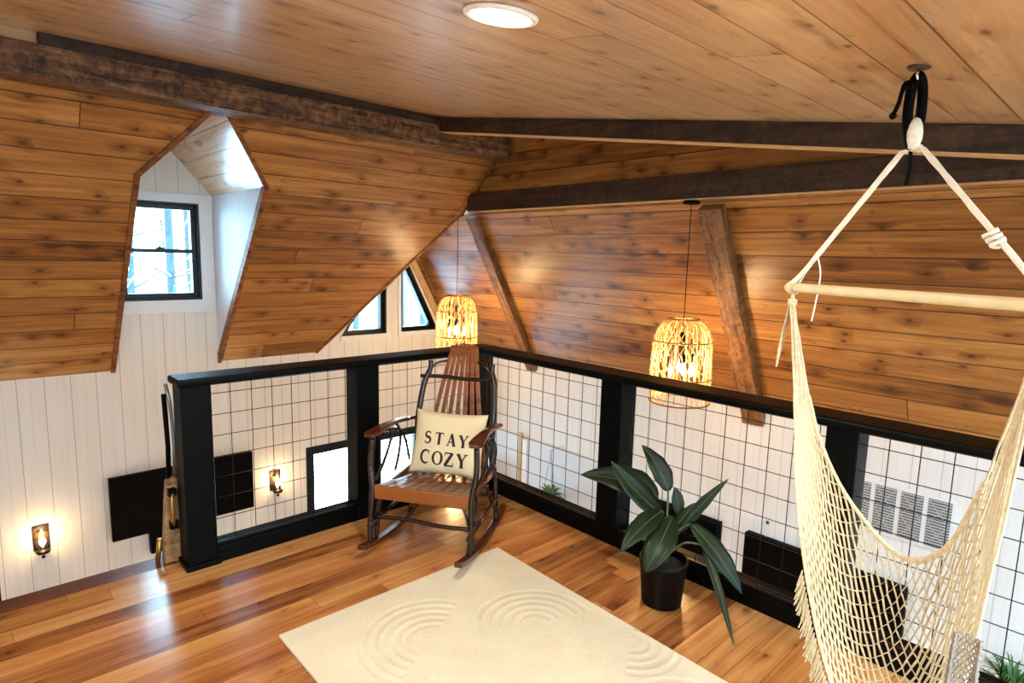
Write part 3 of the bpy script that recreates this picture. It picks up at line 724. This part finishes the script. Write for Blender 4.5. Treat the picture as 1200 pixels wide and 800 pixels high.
# back slats
nS = 7
for k in range(nS):
    f = (k-(nS-1)/2)/((nS-1)/2); m = MB(); vs = []; n = 16
    for i in range(n+1):
        t = i/n; z = .34+.755*t - .014*f*f*t; y = .155+.09*t+.10*t*t; hw = (.205+(.078-.205)*min(1, t*1.0)**.9); xc = f*hw; w_ = .0135 if t < .7 else .0135-.0015*(t-.7)/.3
        y += .01*(1-f*f)*t
        vs += [(xc-w_,y,z),(xc+w_,y,z),(xc+w_,y+.009,z),(xc-w_,y+.009,z)]
    fs = []
    for i in range(n):
        for q in range(4): fs.append((i*4+q, i*4+(q+1)%4, i*4+4+(q+1)%4, i*4+4+q))
    fs += [(3,2,1,0), tuple(n*4+q for q in range(4))]; m.add(vs, fs); m.build('back_slat', slatm, ch, bevel=.002)

# pillow with woven words
pil = empty('throw_pillow', (0,0,0)); tag(pil, 'cream square cushion reading STAY COZY on the rocking chair seat', 'cushion')
R3 = Matrix.Rotation(math.atan2(sy, sx), 4, 'Z')
ux = R3 @ V((1,0,0)); yb = R3 @ V((0,1,0))
upv = (V((0,0,1))*.94 + yb*.34).normalized()
rl_ = math.radians(-.5)
pc = V((2.111,2.819,0)) + ux*.004 + yb*(.045) + V((0,0,.528))
a_ = (ux*math.cos(rl_) + upv*math.sin(rl_)).normalized(); b_ = (upv*math.cos(rl_) - ux*math.sin(rl_)).normalized()
fm = frame(tuple(pc), tuple(a_), tuple(b_)); pil.matrix_world = fm   # local z faces the room
PW, PH = .228, .192
def pth(x, y):
    u, v = abs(x/PW), abs(y/PH); return .062*max(0, (1-u**3.0))**.6*max(0, (1-v**3.0))**.6
def pxy(u, v):  # pinched edges, pointy corners
    return u*PW*(1-.06*(1-v*v)**1.0*(u*u)), v*PH*(1-.07*(1-u*u)*(v*v))
m = MB(); N = 28; vs = []; fs = []
for sgn in (1, -1):
    o = len(vs)
    for i in range(N+1):
        for j in range(N+1):
            u, v = -1+2*i/N, -1+2*j/N; x, y = pxy(u, v); wr = .004*math.sin(9*u+4*v)*max(0,-v)*(1-u*u)
            vs.append((x, y, sgn*(pth(u*PW, v*PH)+.003)+wr))
    for i in range(N):
        for j in range(N):
            q = (o+i*(N+1)+j, o+(i+1)*(N+1)+j, o+(i+1)*(N+1)+j+1, o+i*(N+1)+j+1); fs.append(q if sgn > 0 else q[::-1])
E1 = [i*(N+1) for i in range(N+1)]; E2 = [N*(N+1)+j for j in range(N+1)]; E3 = [(N-i)*(N+1)+N for i in range(N+1)]; E4 = [N-j for j in range(N+1)]
loop = E1+E2[1:]+E3[1:]+E4[1:-1]; K = (N+1)**2
for i in range(len(loop)): a, b = loop[i], loop[(i+1) % len(loop)]; fs.append((a, a+K, b+K, b))
m.add(vs, fs, 0, True)
m.build('cushion_cover', plain('cream_canvas','d9c9a0',.9,noise=.06,scale=160,bump=.25), pil)
ink = plain('dark_maroon_print','2a0f12',.8)
def letter(strokes, cx, cy, sc):
    m = MB()
    for pts, ws in strokes:
        P = [V((p[0], p[1])) for p in pts]; fine = []; fw = []
        for i in range(len(P)-1):
            k = max(2, int((P[i+1]-P[i]).length*12))
            for j in range(k): fine.append(P[i].lerp(P[i+1], j/k)); fw.append(ws[i]*(1-j/k)+ws[i+1]*j/k)
        fine.append(P[-1]); fw.append(ws[-1]); vs = []
        for i, p in enumerate(fine):
            d = (fine[min(i+1,len(fine)-1)]-fine[max(i-1,0)]).normalized(); nn = V((-d.y, d.x))*fw[i]/2
            for q in (p-nn, p+nn):
                x = cx+q.x*sc; y = cy+q.y*sc*1.12; vs.append((x, y, pth(x,y)+.0052))
        m.add(vs, [(2*i, 2*i+2, 2*i+3, 2*i+1) for i in range(len(fine)-1)])
    return m
T, t_ = .25, .10   # thick / thin
def arc(cx, cy, rx, ry, a0, a1, n=16): return [(cx+rx*math.cos(math.radians(a0+(a1-a0)*i/n)), cy+ry*math.sin(math.radians(a0+(a1-a0)*i/n))) for i in range(n+1)]
def W(n, f): return [f(i/(n-1)) for i in range(n)]
Sp = arc(.40,.74,.25,.22,25,270,12)[:-1] + arc(.40,.27,.27,.25,90,-155,14)
LET = {
 'S': [(Sp, W(len(Sp), lambda t: .09+.14*math.sin(PI*t)**2)), ([(.64,.98),(.63,.78)], [.05,.05]), ([(.13,.0),(.14,.22)], [.05,.05])],
 'T': [([(.4,0),(.4,.95)], [T,T]), ([(.0,.95),(.8,.95)], [t_,t_]), ([(.03,.98),(.0,.74)], [.08,.05]), ([(.77,.98),(.8,.74)], [.08,.05]), ([(.22,.03),(.58,.03)], [.07,.07])],
 'A': [([(.12,0),(.42,1.0)], [t_,t_]), ([(.42,1.0),(.76,0)], [T,T]), ([(.22,.33),(.62,.33)], [t_,t_]), ([(-.0,.03),(.28,.03)], [.07,.07]), ([(.58,.03),(.94,.03)], [.07,.07])],
 'Y': [([(.12,.98),(.45,.45)], [T,T*.9]), ([(.78,.98),(.45,.45)], [t_,t_]), ([(.45,.5),(.45,0)], [T,T]), ([(-.03,.97),(.3,.97)], [.07,.07]), ([(.62,.97),(.93,.97)], [.07,.07]), ([(.27,.03),(.63,.03)], [.07,.07])],
 'C': [(arc(.47,.49,.38,.46,50,310,26), W(27, lambda t: .08+.14*math.sin(PI*t))), ([(.74,.98),(.74,.70)], [.06,.06])],
 'O': [(arc(.47,.49,.38,.46,0,360,36), W(37, lambda t: .09+.13*math.cos(2*PI*t)**2))],
 'Z': [([(.08,.95),(.76,.95)], [t_,t_]), ([(.70,.95),(.10,.05)], [T,T]), ([(.04,.05),(.78,.05)], [t_,t_]), ([(.08,.97),(.05,.74)], [.08,.05]), ([(.76,.03),(.80,.27)], [.08,.05])],
}
for word, y0, x0, stp, lsc in (('STAY', -.012, -.135, .073, .064), ('COZY', -.130, -.145, .076, .072)):
    for i, c in enumerate(word): letter(LET[c], x0+stp*i, y0-.002*i, lsc).build('letter_'+c.lower(), ink, pil)

# ------------------------------------------------------------------ potted plant
pp = empty('potted_plant', (2.455, 1.51, 0)); tag(pp, 'broad-leaved green plant in a black pot on the wooden floor by the mesh railing', 'potted plant')
PO = V((2.455, 1.51, 0))
MB().lathe([(.001,.001),(.092,.001),(.096,.01),(.112,.20),(.117,.205),(.117,.225),(.108,.225),(.105,.20),(.001,.195)], n=36, cap=False).build('pot', plain('black_plastic_pot','040405',.45,spec=.15), pp)
MB().lathe([(.001,.20),(.06,.203),(.103,.198)], n=24, cap=False).build('soil', plain('dark_soil','1b120c',.95,noise=.4,scale=60,bump=.6), pp)
M_pl = NT('dark_green_leaf'); v_, x_, y_, z_ = M_pl.obj()
M_pl.put(M_pl.b.inputs['Base Color'], M_pl.ramp(M_pl.noise(v_, 9, 3), [(.3, rgb('0e180e')), (.7, rgb('202e1a'))])); M_pl.set(Roughness=.4, **{'Specular IOR Level':.2}); M_pl = M_pl.m
M_rib = plain('pale_green_midrib','42542f',.5)
def leaf(P, w, roll=0.0, fold=.25):
    base = V(P[0])-PO; mid = V(P[1])-PO; tip = V(P[2])-PO
    crown = V((random.uniform(-.02,.02), random.uniform(-.02,.02), .20))
    C_ = [ (1-t)**2*base + 2*t*(1-t)*(2*mid-.5*base-.5*tip) + t*t*tip for t in [i/16 for i in range(17)] ]
    view = (V((0,0,H))-PO-mid).normalized(); vs = []; mids = []
    for i, c in enumerate(C_):
        t = i/16; d = (C_[min(i+1,16)]-C_[max(i-1,0)]).normalized()
        side = d.cross(view*.75+V((0,0,.65))).normalized(); side = Matrix.Rotation(roll, 3, d) @ side; up = side.cross(d).normalized()
        ww = w*.5*(math.sin(PI*min(1,(t*.97+.03))**.85))**.8*(1+.04*math.sin(t*23)) if i < 16 else .001
        for k in (-1,-.5,0,.5,1): vs.append(c + side*ww*k + up*abs(k)*ww*fold)
        mids.append(c+up*.0005)
    m = MB(); fs = [(5*i+k,5*i+k+1,5*i+k+6,5*i+k+5) for i in range(16) for k in range(4)]; m.add(vs, fs, 0, True)
    lo = m.build('leaf', M_pl, pp); s = lo.modifiers.new('Solidify','SOLIDIFY'); s.thickness = .0012
    MB().tube(mids, [.0034-.0026*i/16 for i in range(17)], 5).build('midrib', M_rib, lo)
    MB().tube(catmull([crown, crown*.5+base*.5+V((0,0,.05)), base],5), .0055, 6).build('petiole', M_rib, pp)
leaf([(2.463,1.581,.484),(2.393,1.702,.564),(2.264,1.895,.578)], .17, .1)
leaf([(2.463,1.543,.435),(2.364,1.63,.55),(2.288,1.728,.689)], .13, .1)
leaf([(2.538,1.56,.528),(2.529,1.616,.632),(2.501,1.704,.734)], .10, 0)
leaf([(2.534,1.486,.334),(2.60,1.42,.475),(2.69,1.33,.62)], .055, .5)
leaf([(2.451,1.532,.459),(2.283,1.53,.423),(2.148,1.545,.344)], .10, 0)
leaf([(2.476,1.49,.436),(2.301,1.445,.358),(2.23,1.463,.247)], .13, 0)
leaf([(2.56,1.44,.395),(2.57,1.29,.285),(2.585,1.17,.14)], .095, 0)
leaf([(2.56,1.37,.31),(2.48,1.24,.19),(2.37,1.09,.02)], .04, 0)
leaf([(2.50,1.50,.36),(2.53,1.46,.43),(2.57,1.43,.50)], .06, 0)
leaf([(2.566,1.511,.404),(2.586,1.534,.479),(2.586,1.557,.534)], .06, 0)

# ------------------------------------------------------------------ hammock chair
cotton = plain('natural_cotton_rope','d6c6a2',.85,noise=.22,scale=70)
cottonw = plain('white_cotton_rope','ece6d2',.85,noise=.08,scale=90)
HK = V((2.075,.554, ceilz(.554)))
hk = empty('ceiling_hook', tuple(HK)); tag(hk, 'round plate and steel eye screwed to the ceiling above the hammock', 'hook')
MB().lathe([(.001,-.007),(.028,-.006),(.032,0),(.001,0)], n=24).build('plate', plain('dark_bronze_plate','4a3020',.5,metal=.3), hk)
MB().ring((0,0,-.026), .018, .004, 20, 6, ax='y').build('eye', plain('steel_eye','c9c9c9',.25,metal=1), hk)
ha = empty('hammock_chair', tuple(HK)); tag(ha, 'cream cotton net hammock chair hanging from a wooden spreader bar', 'hammock chair')
BL, BR = V((2.249,.922,1.566)), V((1.901,.186,1.566)); e_ = (BR-BL).normalized()
RG = V((2.078,.55,2.02))
def sp_(o): return V((2.075,.554,0)) + V((.7327,-.6801,0))*o[0] + V((0,0,o[1]))
st = tag(MB().tube([sp_(p)-HK for p in catmull([(-.008,2.015),(-.017,2.05),(-.020,2.10),(-.016,2.16),(0,2.19),(.014,2.16),(.018,2.10),(.016,2.05),(.009,2.01),(0,1.995),(-.008,2.015)],5)], .0135, 8)
  .tube([sp_(p)-HK for p in catmull([(-.012,2.165),(-.035,2.168),(-.044,2.14),(-.050,2.11),(-.062,2.08)],5)], .0065, 6)
  .tube([sp_(p)-HK for p in catmull([(.0,1.985),(.004,1.93),(-.004,1.885)],5)], .0055, 6)
  .sphere(sp_((-.062,2.078))-HK, .010)
  .tube([sp_((-.026,2.15))-HK, sp_((-.012,2.172))-HK], .015, 8)
  .build('hanging_strap', M_mattebk, loc=tuple(HK)), 'black nylon strap looped through the ceiling eye above the hammock', 'strap')
m = MB(); m.tube([BL-e_*.03-HK, BR+e_*.05-HK], [.0168,.0168], 14).build('spreader_bar', plain('pale_pole_wood','dcc79a',.45,noise=.1,scale=20), ha, bevel=.003)
def strand(mb, pts, r=.0024, n=4): mb.tube([V(p)-HK for p in pts], r, n, caps=False)
m = MB()
for B in (BL, BR):                      # supporting ropes ring -> bar ends
    for k in range(5):
        o = V((.0075*math.cos(k*1.26), .0075*math.sin(k*1.26), random.uniform(-.003,.003)))
        pts = [RG+V((-.006,-.008,-.035))+o*.5]
        for i in range(1, 12):
            t = i/12; tw = .0015*math.sin(t*40+k*1.26); pts.append(RG.lerp(B+V((0,0,.015)), t)+o*.7+V((tw*.5,tw,0)))
        pts.append(B+V((0,0,.016))+o*2)
        strand(m, pts, .0048, 6)
m.build('suspension_rope', cottonw, ha)
vf = V((-.68,-.73,0))*.018
m = MB().lathe([(.001,.052),(.010,.046),(.017,.030),(.020,.010),(.019,-.010),(.014,-.028),(.001,-.034)], sp_((-.004,2.02))+vf-HK, 16).sphere(sp_((.024,1.985))-HK, .007)
m.tube([sp_((-.016,1.992))+vf-HK, sp_((.018,1.99))+vf-HK], .008, 8)
m.build('rope_loop', cottonw, ha)
m = MB()
for t in (.62,.645,.67):
    p = RG.lerp(BR, t)-HK; d = (BR-RG).normalized(); a1 = d.orthogonal().normalized(); b1 = d.cross(a1)
    m.tube([p+(a1*math.cos(q)+b1*math.sin(q))*.015+d*.004*math.sin(q*2) for q in [2*PI*i/12 for i in range(13)]], .0055, 6, caps=False)
m.build('knot', cottonw, ha)
m = MB(); q = RG.lerp(BL,.76); strand(m, catmull([q, q+V((.01,-.01,-.06)), q+V((.003,-.006,-.15)), q+V((-.004,0,-.22))],5), .0028)
m.build('loose_cord', cottonw, ha)
for B, dd in ((BL, 1), (BR, -1)):        # wraps on the bar
    m = MB()
    for k in range(4):
        c = B - HK + e_*(.006*k-.009)
        a1 = V((0,0,1)); b1 = e_.cross(a1)
        m.tube([c+(a1*math.cos(q)+b1*math.sin(q))*.021 for q in [2*PI*i/12 for i in range(13)]], .004, 6, caps=False)
    for z in (-.045,-.052,-.059): m.ring(B-HK+V((0,0,z)), .013, .004, 12, 6)
    m.build('bar_lashing', cotton, ha)
ROW0=[[2.226,.844,1.257],[2.19,.773,1.076],[2.168,.682,.923],[2.15,.582,.82],[2.136,.486,.755],[2.118,.41,.769],[2.09,.342,.861],[2.063,.29,1.033],[2.016,.241,1.196],[1.972,.202,1.358]]
ROWN=[[2.157, 0.844, 1.143], [2.081, 0.78, 0.869], [2.005, 0.694, 0.622], [1.928, 0.588, 0.411], [1.839, 0.471, 0.301], [1.801, 0.341, 0.304], [1.781, 0.266, 0.467], [1.767, 0.224, 0.687], [1.768, 0.199, 0.921], [1.794, 0.168, 1.176]]
R0 = catmull(ROW0, 8); RN = catmull(ROWN, 8); NC = len(R0)-1
def hs(u, v):           # u along 0..1 far->near, v 0 rim .. 1 front
    f = u*NC; i = min(int(f), NC-1); k = f-i
    a = R0[i].lerp(R0[i+1], k); b = RN[i].lerp(RN[i+1], k); p = a.lerp(b, v)
    return p + V((.03, -.0, -.11))*math.sin(PI*v)*math.sin(PI*u)
u0, u1 = .05, .80
NR, NCOL = 28, 48
m = MB()
for r in range(NR+1):   # zigzag strands, neighbours meet and make the diamonds
    pts = []
    for c in range(NCOL+1):
        u = u0+(u1-u0)*c/NCOL; amp = .5*(1 if (c+r) % 2 else -1)
        v = min(1, max(0, (r+amp*.92)/NR)); p = hs(u, v); pts.append(p+V((.002*math.sin(c*3+r), .002*math.cos(c*2), 0)))
    strand(m, pts, .0038, 4)
m.build('net', cotton, ha)
m = MB()                # thick braided rims
for k in range(4):
    strand(m, [hs(u0+(u1-u0)*i/60, 0)+V((.005*math.sin(i*1.3+k*1.57), .003*math.cos(i*1.3+k*1.57), .006*math.cos(i*1.3+k*1.57))) for i in range(61)], .0042, 5)
m.build('braided_edge', cotton, ha)
m = MB()
for k in range(4): strand(m, [hs(u0+(u1-u0)*i/60, 1)+V((.005*math.sin(i*1.3+k*1.57), .003*math.cos(i*1.3+k*1.57), .006*math.cos(i*1.3+k*1.57))) for i in range(61)], .0042, 5)
m.build('braided_edge', cotton, ha)
for B, u in ((BL, u0), (BR, u1)):    # gathering strings bar end -> net ends
    m = MB()
    for k in range(20):
        v = k/19; e1 = hs(u, v); st_ = B+V((random.uniform(-.008,.008), random.uniform(-.008,.008), -.055))
        pts = [B+V((0,0,-.01)), st_]
        for i in range(1, 8):
            t = i/8; pts.append(st_.lerp(e1, t)+V((random.uniform(-.0015,.0015), random.uniform(-.0015,.0015), 0)))
        pts.append(e1); strand(m, pts, .0032, 4)
    m.build('gathering_strings', cotton, ha)
# fringe hanging along the front edge: tiers of tassels
m = MB()
for i in range(40):
    u = .21+.38*i/39; p = hs(u0+(u1-u0)*u, 1); 
    for tier in range(2):
        q = p+V((-.004,.008,-.006-.045*tier))
        for k in range(5):
            s = V((random.uniform(-.012,.004), random.uniform(-.004,.016), 0)); strand(m, [q, q+s*.6+V((0,0,-.03)), q+s*1.2+V((0,0,-.05-random.uniform(0,.012)))], .0024, 4)
m.build('fringe', cotton, ha)
m = MB()
for i in range(24):
    p = BL+V((-.012,.012,-.10-.004*i))
    if i > 6: strand(m, [BL+V((0,.008,-.06)), p+V((-.004,.008,-.04)), p+V((-.004-.0005*i,.012+.001*(i%5),-.10))], .003, 4)
m.build('fringe', cotton, ha)
# grey crocheted panel tucked at the near right
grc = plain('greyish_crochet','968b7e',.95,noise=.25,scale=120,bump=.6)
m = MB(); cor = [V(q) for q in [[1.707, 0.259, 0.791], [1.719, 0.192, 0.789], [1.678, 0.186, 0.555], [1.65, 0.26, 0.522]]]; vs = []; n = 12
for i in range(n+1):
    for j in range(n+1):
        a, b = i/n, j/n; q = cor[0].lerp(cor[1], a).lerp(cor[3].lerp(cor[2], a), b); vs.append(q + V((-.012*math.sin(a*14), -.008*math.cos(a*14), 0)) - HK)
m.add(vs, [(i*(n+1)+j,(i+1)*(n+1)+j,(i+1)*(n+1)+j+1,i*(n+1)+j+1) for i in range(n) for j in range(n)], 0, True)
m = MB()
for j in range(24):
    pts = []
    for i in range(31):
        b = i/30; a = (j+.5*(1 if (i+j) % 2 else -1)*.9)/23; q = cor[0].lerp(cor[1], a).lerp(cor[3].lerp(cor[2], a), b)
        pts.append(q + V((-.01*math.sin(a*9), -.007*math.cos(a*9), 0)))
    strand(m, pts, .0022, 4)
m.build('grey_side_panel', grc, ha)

# ------------------------------------------------------------------ outside: snowy wood
snow = plain('snow','eef3f7',.8,noise=.04,scale=3); bark = plain('cold_grey_bark','2c3a3e',.95,noise=.3,scale=12,bump=.5)
gm_ = MB(); gx = 24
def gz(x, y): return -1.0+.09*(y-7)+.2*math.sin(x*.7)+.15*math.sin(y*.9+x*.4)
vs = [(-14+1.6*i, 6.9+1.5*j, gz(-14+1.6*i, 6.9+1.5*j)) for i in range(gx+1) for j in range(gx+1)]
gm_.add(vs, [(i*(gx+1)+j,(i+1)*(gx+1)+j,(i+1)*(gx+1)+j+1,i*(gx+1)+j+1) for i in range(gx) for j in range(gx)], 0, True)
struct(gm_.build('floor_outside_snow', snow))
def tree(x, y, r, h, seed, label):
    rn = random.Random(seed); e = empty('bare_tree', (x, y, gz(x, y)-.1)); tag(e, label, 'tree', 'bare snowy trees outside the windows')
    m = MB(); lean = rn.uniform(-.3,.3); tr = [(lean*(i/8)**1.5, rn.uniform(-.03,.03), h*i/8) for i in range(9)]
    m.tube(tr, [r*(1-.65*i/8) for i in range(9)], 8); m.build('trunk', bark, e)
    b = MB(); s = MB()
    for k in range(20):
        i = rn.randint(1, 6); p = V(tr[i])*1.0; a = rn.uniform(0,2*PI); L = rn.uniform(.7,1.9)*(1-.05*i)
        pts = [p]; d = V((math.cos(a), math.sin(a)*.6, rn.uniform(.1,.9))).normalized()
        for q in range(5): d = (d+V((rn.uniform(-.2,.2), rn.uniform(-.2,.2), rn.uniform(-.1,.12)))).normalized(); pts.append(pts[-1]+d*L/5)
        rr = r*.28*(1-i/12); b.tube(pts, [rr*(1-.15*q) for q in range(6)], 5)
        s.tube([q+V((0,0,rr*.8)) for q in pts], [rr*.7*(1-.13*q) for q in range(6)], 5)
        for w in range(3):
            q0 = pts[2+w]; dd = V((rn.uniform(-1,1), rn.uniform(-.5,.5), rn.uniform(0,1))).normalized(); b.tube([q0, q0+dd*.25, q0+dd*.5+V((0,0,.05))], [rr*.4,rr*.3,rr*.15], 4)
    b.build('branches', bark, e); s.build('snow_cover', snow, e)
rt_ = random.Random(3)
spots = [(1.55,9.0,.075),(2.35,9.6,.085),(1.75,11.5,.10),(3.4,12.4,.1),(2.6,13.6,.12),(3.6,10.4,.09),(4.6,12.6,.12),(5.4,9.9,.08),(6.4,12.4,.12),(7.6,11.0,.1),(8.6,13.4,.12),(-.9,11.3,.09),(5.9,14.2,.12),(1.2,13.4,.12)]
for i, (x, y, r) in enumerate(spots):
    far = 'in front row' if y < 11 else 'deeper in the wood'
    tree(x, y, r*.8, 7.5+.2*i, i+11, 'bare snow-dusted tree outside the dormer and gable windows, %s' % far)

# ------------------------------------------------------------------ world + camera
w = bpy.data.worlds.new('overcast_sky'); bpy.context.scene.world = w; w.use_nodes = True; nt = w.node_tree
bg = nt.nodes['Background']; tc = nt.nodes.new('ShaderNodeTexCoord'); sp = nt.nodes.new('ShaderNodeSeparateXYZ'); rp = nt.nodes.new('ShaderNodeValToRGB')
nt.links.new(tc.outputs['Generated'], sp.inputs[0]); nt.links.new(sp.outputs[2], rp.inputs[0]); nt.links.new(rp.outputs[0], bg.inputs[0])
rp.color_ramp.elements[0].color = (.44,.76,1,1); rp.color_ramp.elements[1].color = (.40,.73,1,1)
bg.inputs[1].default_value = 18.0

f, p, r, a = 712.97, math.radians(7.91), math.radians(1.471), math.radians(46.93)
F = V((math.cos(a), math.sin(a), 0)); Rt = V((math.sin(a), -math.cos(a), 0)); U = V((0,0,1))
fwd = F*math.cos(p)-U*math.sin(p); up = U*math.cos(p)+F*math.sin(p)
rt = Rt*math.cos(r)+up*math.sin(r); up2 = up*math.cos(r)-Rt*math.sin(r)
cd = bpy.data.cameras.new('camera'); cd.sensor_width = 36; cd.lens = f/1200*36; cd.clip_start = .05; cd.clip_end = 200
co = bpy.data.objects.new('camera', cd); COL.objects.link(co)
M = Matrix.Identity(4)
for i, c in enumerate((rt, up2, -fwd)):
    for j in range(3): M[j][i] = c[j]
M[2][3] = H; co.matrix_world = M
sc = bpy.context.scene; sc.camera = co
sc.view_settings.view_transform = 'Standard'; sc.view_settings.look = 'None'; sc.view_settings.gamma = 1; sc.view_settings.use_curve_mapping = False
sc.view_settings.exposure = 0.42
